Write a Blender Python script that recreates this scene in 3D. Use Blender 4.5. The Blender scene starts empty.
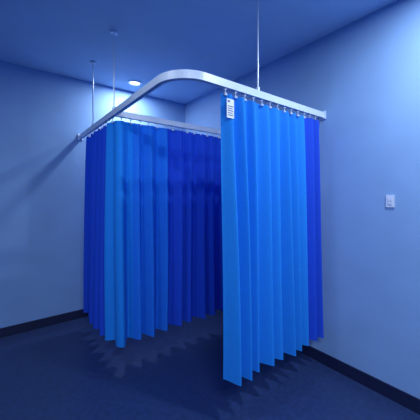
import bpy, bmesh, math, random
from mathutils import Vector
random.seed(4)
S=bpy.context.scene
S.view_settings.view_transform='Standard'
def lin(c):
    return tuple(((x/255)/12.92 if x/255<=0.04045 else ((x/255+0.055)/1.055)**2.4) for x in c)
def mat(name,c,rough=0.6,noise=0.0,scale=8,transl=0,bump=0,metal=0,emit=0):
    m=bpy.data.materials.new(name); m.use_nodes=True
    nt=m.node_tree; b=nt.nodes['Principled BSDF']
    b.inputs['Roughness'].default_value=rough; b.inputs['Metallic'].default_value=metal
    L=lin(c)
    b.inputs['Base Color'].default_value=(*L,1)
    tc=nt.nodes.new('ShaderNodeTexCoord')
    n=nt.nodes.new('ShaderNodeTexNoise'); n.inputs['Scale'].default_value=scale; n.inputs['Detail'].default_value=4
    nt.links.new(tc.outputs['Object'],n.inputs['Vector'])
    if noise:
        r=nt.nodes.new('ShaderNodeValToRGB')
        r.color_ramp.elements[0].color=(*[x*(1-noise) for x in L],1)
        r.color_ramp.elements[1].color=(*[min(1,x*(1+noise)) for x in L],1)
        r.color_ramp.elements[0].position=.3; r.color_ramp.elements[1].position=.7
        nt.links.new(n.outputs['Fac'],r.inputs['Fac']); nt.links.new(r.outputs['Color'],b.inputs['Base Color'])
    if bump:
        bp=nt.nodes.new('ShaderNodeBump'); bp.inputs['Strength'].default_value=bump; bp.inputs['Distance'].default_value=.01
        nt.links.new(n.outputs['Fac'],bp.inputs['Height']); nt.links.new(bp.outputs['Normal'],b.inputs['Normal'])
    if emit:
        b.inputs['Emission Color'].default_value=(.8,.9,1,1); b.inputs['Emission Strength'].default_value=emit
    if transl:
        t=nt.nodes.new('ShaderNodeBsdfTranslucent'); t.inputs['Color'].default_value=(*L,1)
        mx=nt.nodes.new('ShaderNodeMixShader'); mx.inputs[0].default_value=transl
        nt.links.new(b.outputs[0],mx.inputs[1]); nt.links.new(t.outputs[0],mx.inputs[2])
        nt.links.new(mx.outputs[0],nt.nodes['Material Output'].inputs['Surface'])
    return m
M_wall=mat('wall_paint',(120,158,208),.75,.05,3,bump=.05)
M_ceil=mat('ceiling_paint',(176,204,238),.8,.04,3)
M_floor=mat('floor_vinyl',(36,54,98),.35,.2,30)
M_base=mat('baseboard_vinyl',(14,24,62),.5,.08,10)
M_track=mat('track_white',(205,222,245),.35,.03,20)
M_metal=mat('rod_metal',(190,205,230),.3,.03,20,metal=.4)
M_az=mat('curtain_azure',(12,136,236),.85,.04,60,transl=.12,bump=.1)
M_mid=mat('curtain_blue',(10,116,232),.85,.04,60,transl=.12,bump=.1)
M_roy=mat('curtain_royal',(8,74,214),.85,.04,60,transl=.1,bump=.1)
M_label=mat('label_white',(225,232,245),.6,.02,20)
M_ink=mat('label_ink',(60,80,140),.6,.02,20)
M_plast=mat('plastic',(190,205,230),.4,.02,20)
M_dark=mat('slot_dark',(15,20,40),.5,.02,20)
M_lamp=mat('lamp_lens',(240,245,255),.4,.01,20,emit=3)

def obj(name,bm,mats,smooth=False,parent=None):
    me=bpy.data.meshes.new(name); bm.normal_update(); bm.to_mesh(me); bm.free()
    for m in mats: me.materials.append(m)
    if smooth:
        for p in me.polygons: p.use_smooth=True
    o=bpy.data.objects.new(name,me); S.collection.objects.link(o)
    if parent: o.parent=parent
    return o
def box(bm,x0,x1,y0,y1,z0,z1,mi=0):
    v=[bm.verts.new((x,y,z)) for x in(x0,x1) for y in(y0,y1) for z in(z0,z1)]
    for f in((0,1,3,2),(4,6,7,5),(0,4,5,1),(2,3,7,6),(0,2,6,4),(1,5,7,3)):
        fc=bm.faces.new([v[i] for i in f]); fc.material_index=mi
def cyl(bm,p,r,h,mi=0,seg=16):
    a=[];b=[]
    for i in range(seg):
        t=2*math.pi*i/seg
        a.append(bm.verts.new((p[0]+r*math.cos(t),p[1]+r*math.sin(t),p[2])))
        b.append(bm.verts.new((p[0]+r*math.cos(t),p[1]+r*math.sin(t),p[2]+h)))
    for i in range(seg):
        j=(i+1)%seg; bm.faces.new((a[i],a[j],b[j],b[i])).material_index=mi
    bm.faces.new(a[::-1]).material_index=mi; bm.faces.new(b).material_index=mi
def bx(name,*a,m=None,parent=None):
    bm=bmesh.new(); box(bm,*a); return obj(name,bm,[m],parent=parent)

WX=2.28; WY=3.62; LX=-2.6; BY=-2.4; H=2.9
bx('floor',LX-.1,WX+.1,BY-.1,WY+.1,-.1,0,m=M_floor)
bx('ceiling',LX-.1,WX+.1,BY-.1,WY+.1,H,H+.1,m=M_ceil)
bx('wall_right',WX,WX+.1,BY-.1,WY+.1,0,H,m=M_wall)
bx('wall_back',LX-.1,WX,WY,WY+.1,0,H,m=M_wall)
bx('wall_left',LX-.1,LX,BY-.1,WY,0,H,m=M_wall)
bx('wall_front',LX,WX,BY-.1,BY,0,H,m=M_wall)
bx('baseboard_right',WX-.012,WX,BY,WY,0,.1,m=M_base)
bx('baseboard_back',LX,WX-.012,WY-.012,WY,0,.1,m=M_base)

# ---------- tracks
TZ=2.2
def arc(cx,cy,r,a0,a1,n=14):
    return [Vector((cx+r*math.cos(math.radians(a0+(a1-a0)*i/n)),cy+r*math.sin(math.radians(a0+(a1-a0)*i/n)),0)) for i in range(n+1)]
AX=.78; RY=1.33; MY=2.38
R=.2
path1=[Vector((AX,WY-.003,0))]+arc(AX+R,RY+R,R,180,270)+[Vector((WX-.003,RY,0))]
path2=[Vector((AX+.012,MY,0)),Vector((WX-.003,MY,0))]
prof=[(-.017,-.026),(-.006,-.026),(-.006,-.014),(.006,-.014),(.006,-.026),(.017,-.026),(.017,.022),(.012,.026),(-.012,.026),(-.017,.022)]
def sweep(bm,path):
    rings=[]
    for i,p in enumerate(path):
        a=path[max(i-1,0)]; b=path[min(i+1,len(path)-1)]
        t=(b-a).normalized(); n=Vector((t.y,-t.x,0))
        rings.append([bm.verts.new(p+n*u+Vector((0,0,TZ+v))) for u,v in prof])
    for k in range(len(rings)-1):
        for i in range(len(prof)):
            j=(i+1)%len(prof)
            bm.faces.new((rings[k][i],rings[k][j],rings[k+1][j],rings[k+1][i]))
    bm.faces.new(rings[0]); bm.faces.new(rings[-1][::-1])
par=bpy.data.objects.new('curtain_track',None); S.collection.objects.link(par)
bm=bmesh.new(); sweep(bm,path1); bmesh.ops.recalc_face_normals(bm,faces=bm.faces); obj('rail_outer',bm,[M_track],parent=par)
bm=bmesh.new(); sweep(bm,path2); bmesh.ops.recalc_face_normals(bm,faces=bm.faces); obj('rail_divider',bm,[M_track],parent=par)
bm=bmesh.new()
for (x,y) in ((AX,MY),(1.44,RY),(AX,3.05)):
    cyl(bm,(x,y,TZ+.02),.006,H-TZ-.02)
    cyl(bm,(x,y,H-.02),.03,.02)
    cyl(bm,(x,y,TZ+.02),.014,.03)
obj('suspension_rods',bm,[M_metal],parent=par)
bm=bmesh.new()
for y in(RY,MY): box(bm,WX-.012,WX,y-.028,y+.028,TZ-.035,TZ+.035)
box(bm,AX-.028,AX+.028,WY-.012,WY,TZ-.035,TZ+.035)
obj('wall_brackets',bm,[M_track],parent=par)

# ---------- curtains
def resample(path,ds):
    out=[]
    for i in range(len(path)-1):
        a,b=path[i],path[i+1]; L=(b-a).length; n=max(1,int(round(L/ds)))
        for k in range(n): out.append(a.lerp(b,k/n))
    out.append(path[-1]); return out
def curtain(name,path,lam,segs,ztop,zbot,a_top=.012,a_bot=.042,side=1,seed=1,pull=0,soft=.45):
    rnd=random.Random(seed)
    pts=resample(path,.004)
    s=[0]
    for i in range(1,len(pts)): s.append(s[-1]+(pts[i]-pts[i-1]).length)
    T=s[-1]
    edges=[0]
    while edges[-1]<T: edges.append(edges[-1]+lam*rnd.uniform(.75,1.3))
    amps=[rnd.uniform(.7,1.25) for _ in edges]; skew=[rnd.uniform(.35,.65) for _ in edges]
    lean=[rnd.uniform(-.012,.012) for _ in edges]
    bm=bmesh.new(); NZ=36; cols=[]
    k=0
    for i,p in enumerate(pts):
        while k+1<len(edges)-1 and s[i]>edges[k+1]: k+=1
        u=(s[i]-edges[k])/(edges[k+1]-edges[k]); u=min(max(u,0),1); sk=skew[k]
        w=(u/sk) if u<sk else (1-u)/(1-sk)
        sm=.5-.5*math.cos(math.pi*w)
        prof_=(1-soft)*w+soft*sm
        a=pts[max(i-3,0)]; b=pts[min(i+3,len(pts)-1)]
        t=(b-a).normalized(); n=Vector((t.y,-t.x,0))*side
        col=[]
        for j in range(NZ+1):
            f=j/NZ
            f2=f**.6
            amp=(a_top+(a_bot-a_top)*f2)*(1+(amps[k]-1)*w)
            off=(prof_-.5)*2*amp
            wav=.008*math.sin(9*s[i]+3.0*f)*f + lean[k]*f*w
            q=p+n*(off+wav)+t*(.010*math.sin(3*f+s[i]*5)*f + pull*f*(1-s[i]/T))
            z=ztop+(zbot-ztop)*f
            if j==0: z-=.008*w
            col.append(bm.verts.new((q.x,q.y,z)))
        cols.append(col)
    for i in range(len(cols)-1):
        sc=(s[i]+s[i+1])/2; mi=0
        for lim,m in segs:
            if sc<=lim: mi=m;break
        for j in range(NZ):
            f=bm.faces.new((cols[i][j],cols[i+1][j],cols[i+1][j+1],cols[i][j+1])); f.material_index=mi; f.smooth=True
    def at(ss):
        for i in range(1,len(s)):
            if s[i]>=ss: return pts[i]
        return pts[-1]
    ss=.02
    while ss<T:
        p=at(ss)
        cyl(bm,(p.x,p.y,ztop-.02),.003,TZ-.022-(ztop-.02),3,6)
        cyl(bm,(p.x,p.y,TZ-.038),.008,.016,3,10)
        cyl(bm,(p.x,p.y,ztop-.018),.012,.013,3,10)
        ss+=.085
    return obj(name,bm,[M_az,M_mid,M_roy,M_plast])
ZT=2.145
c1=curtain('privacy_curtain',[Vector((1.12,RY,0)),Vector((WX-.035,RY,0))],.115,[(.89,0),(9,2)],ZT,.28,seed=3,a_bot=.06,a_top=.02,pull=.05,soft=.6)
q=.07
pathb=[Vector((AX,3.30,0))]+arc(AX+q,MY+q,q,180,270)+[Vector((WX-.06,MY,0))]
l0=3.30-(MY+q); l1=l0+math.pi*q/2
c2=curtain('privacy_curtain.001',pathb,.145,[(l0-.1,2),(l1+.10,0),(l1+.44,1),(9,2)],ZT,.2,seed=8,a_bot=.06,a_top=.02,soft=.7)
bm=bmesh.new()
yy=RY-.03
box(bm,1.125,1.185,yy-.002,yy,1.98,2.10,0)
for k in range(5): box(bm,1.132,1.178-.006*(k%2),yy-.003,yy-.002,1.995+k*.014,2.000+k*.014,1)
box(bm,1.132,1.15,yy-.003,yy-.002,2.078,2.09,1)
obj('care_label',bm,[M_label,M_ink],parent=c1)

LC=(.86,.94,1)
def downlight(x,y,e,size=.12):
    par=bpy.data.objects.new('ceiling_downlight',None); S.collection.objects.link(par)
    bm=bmesh.new()
    n=32; r=[(.085,H-.001),(.085,H-.012),(.065,H-.014),(.06,H-.002)]
    rings=[[bm.verts.new((x+a*math.cos(2*math.pi*i/n),y+a*math.sin(2*math.pi*i/n),z)) for i in range(n)] for a,z in r]
    for k in range(3):
        for i in range(n): bm.faces.new((rings[k][i],rings[k][(i+1)%n],rings[k+1][(i+1)%n],rings[k+1][i]))
    obj('trim_ring',bm,[M_track],parent=par)
    bm=bmesh.new(); cyl(bm,(x,y,H-.006),.062,.004,0,32); obj('lens',bm,[M_lamp],parent=par)
    l=bpy.data.lights.new('bulb','AREA'); l.shape='DISK'; l.size=size; l.energy=e; l.color=LC
    o=bpy.data.objects.new('bulb',l); o.location=(x,y,H-.02); S.collection.objects.link(o); o.parent=par
downlight(1.34,3.3,20)
downlight(1.75,.2,34)  # unseen lamp, added out of view to light the front curtain folds from the right
downlight(-.3,1.4,14)  # unseen lamp, added out of view as front light on the left

def fill_panel(x,y,e):  # added fixture behind the camera, soft fill to brighten the room
    par=bpy.data.objects.new('added_fill_panel',None); S.collection.objects.link(par)
    bm=bmesh.new()
    for a in((x-.6,x+.6,y-.3,y-.27),(x-.6,x+.6,y+.27,y+.3),(x-.6,x-.57,y-.27,y+.27),(x+.57,x+.6,y-.27,y+.27)): box(bm,*a,H-.03,H)
    obj('fill_panel_frame',bm,[M_track],parent=par)
    bm=bmesh.new(); box(bm,x-.57,x+.57,y-.27,y+.27,H-.015,H-.005); obj('fill_panel_diffuser',bm,[M_lamp],parent=par)
    l=bpy.data.lights.new('fill_area_light','AREA'); l.shape='RECTANGLE'; l.size=1.1; l.size_y=.5; l.energy=e; l.color=LC
    o=bpy.data.objects.new('fill_area_light',l); o.location=(x,y,H-.035); S.collection.objects.link(o); o.parent=par
fill_panel(-.2,-.9,76)

bm=bmesh.new()
oy=.80; oz=1.45
box(bm,WX-.008,WX,oy-.028,oy+.028,oz-.045,oz+.045,0)
box(bm,WX-.012,WX-.008,oy-.014,oy+.014,oz-.024,oz+.024,0)
box(bm,WX-.0125,WX-.012,oy-.014,oy+.014,oz-.001,oz+.001,1)
obj('light_switch',bm,[M_plast,M_dark])

w=bpy.data.worlds.new('w'); S.world=w; w.use_nodes=True
w.node_tree.nodes['Background'].inputs[0].default_value=(.1,.2,.5,1); w.node_tree.nodes['Background'].inputs[1].default_value=.3

cam=bpy.data.cameras.new('cam'); co=bpy.data.objects.new('camera',cam); S.collection.objects.link(co)
cam.sensor_width=36; cam.lens=36*275/420; cam.shift_y=-15/420; cam.clip_start=.02
co.location=(0,0,1.495)
yaw=math.degrees(math.atan2(.794,.607))-90
co.rotation_euler=(math.radians(90),0,math.radians(yaw))
S.camera=co
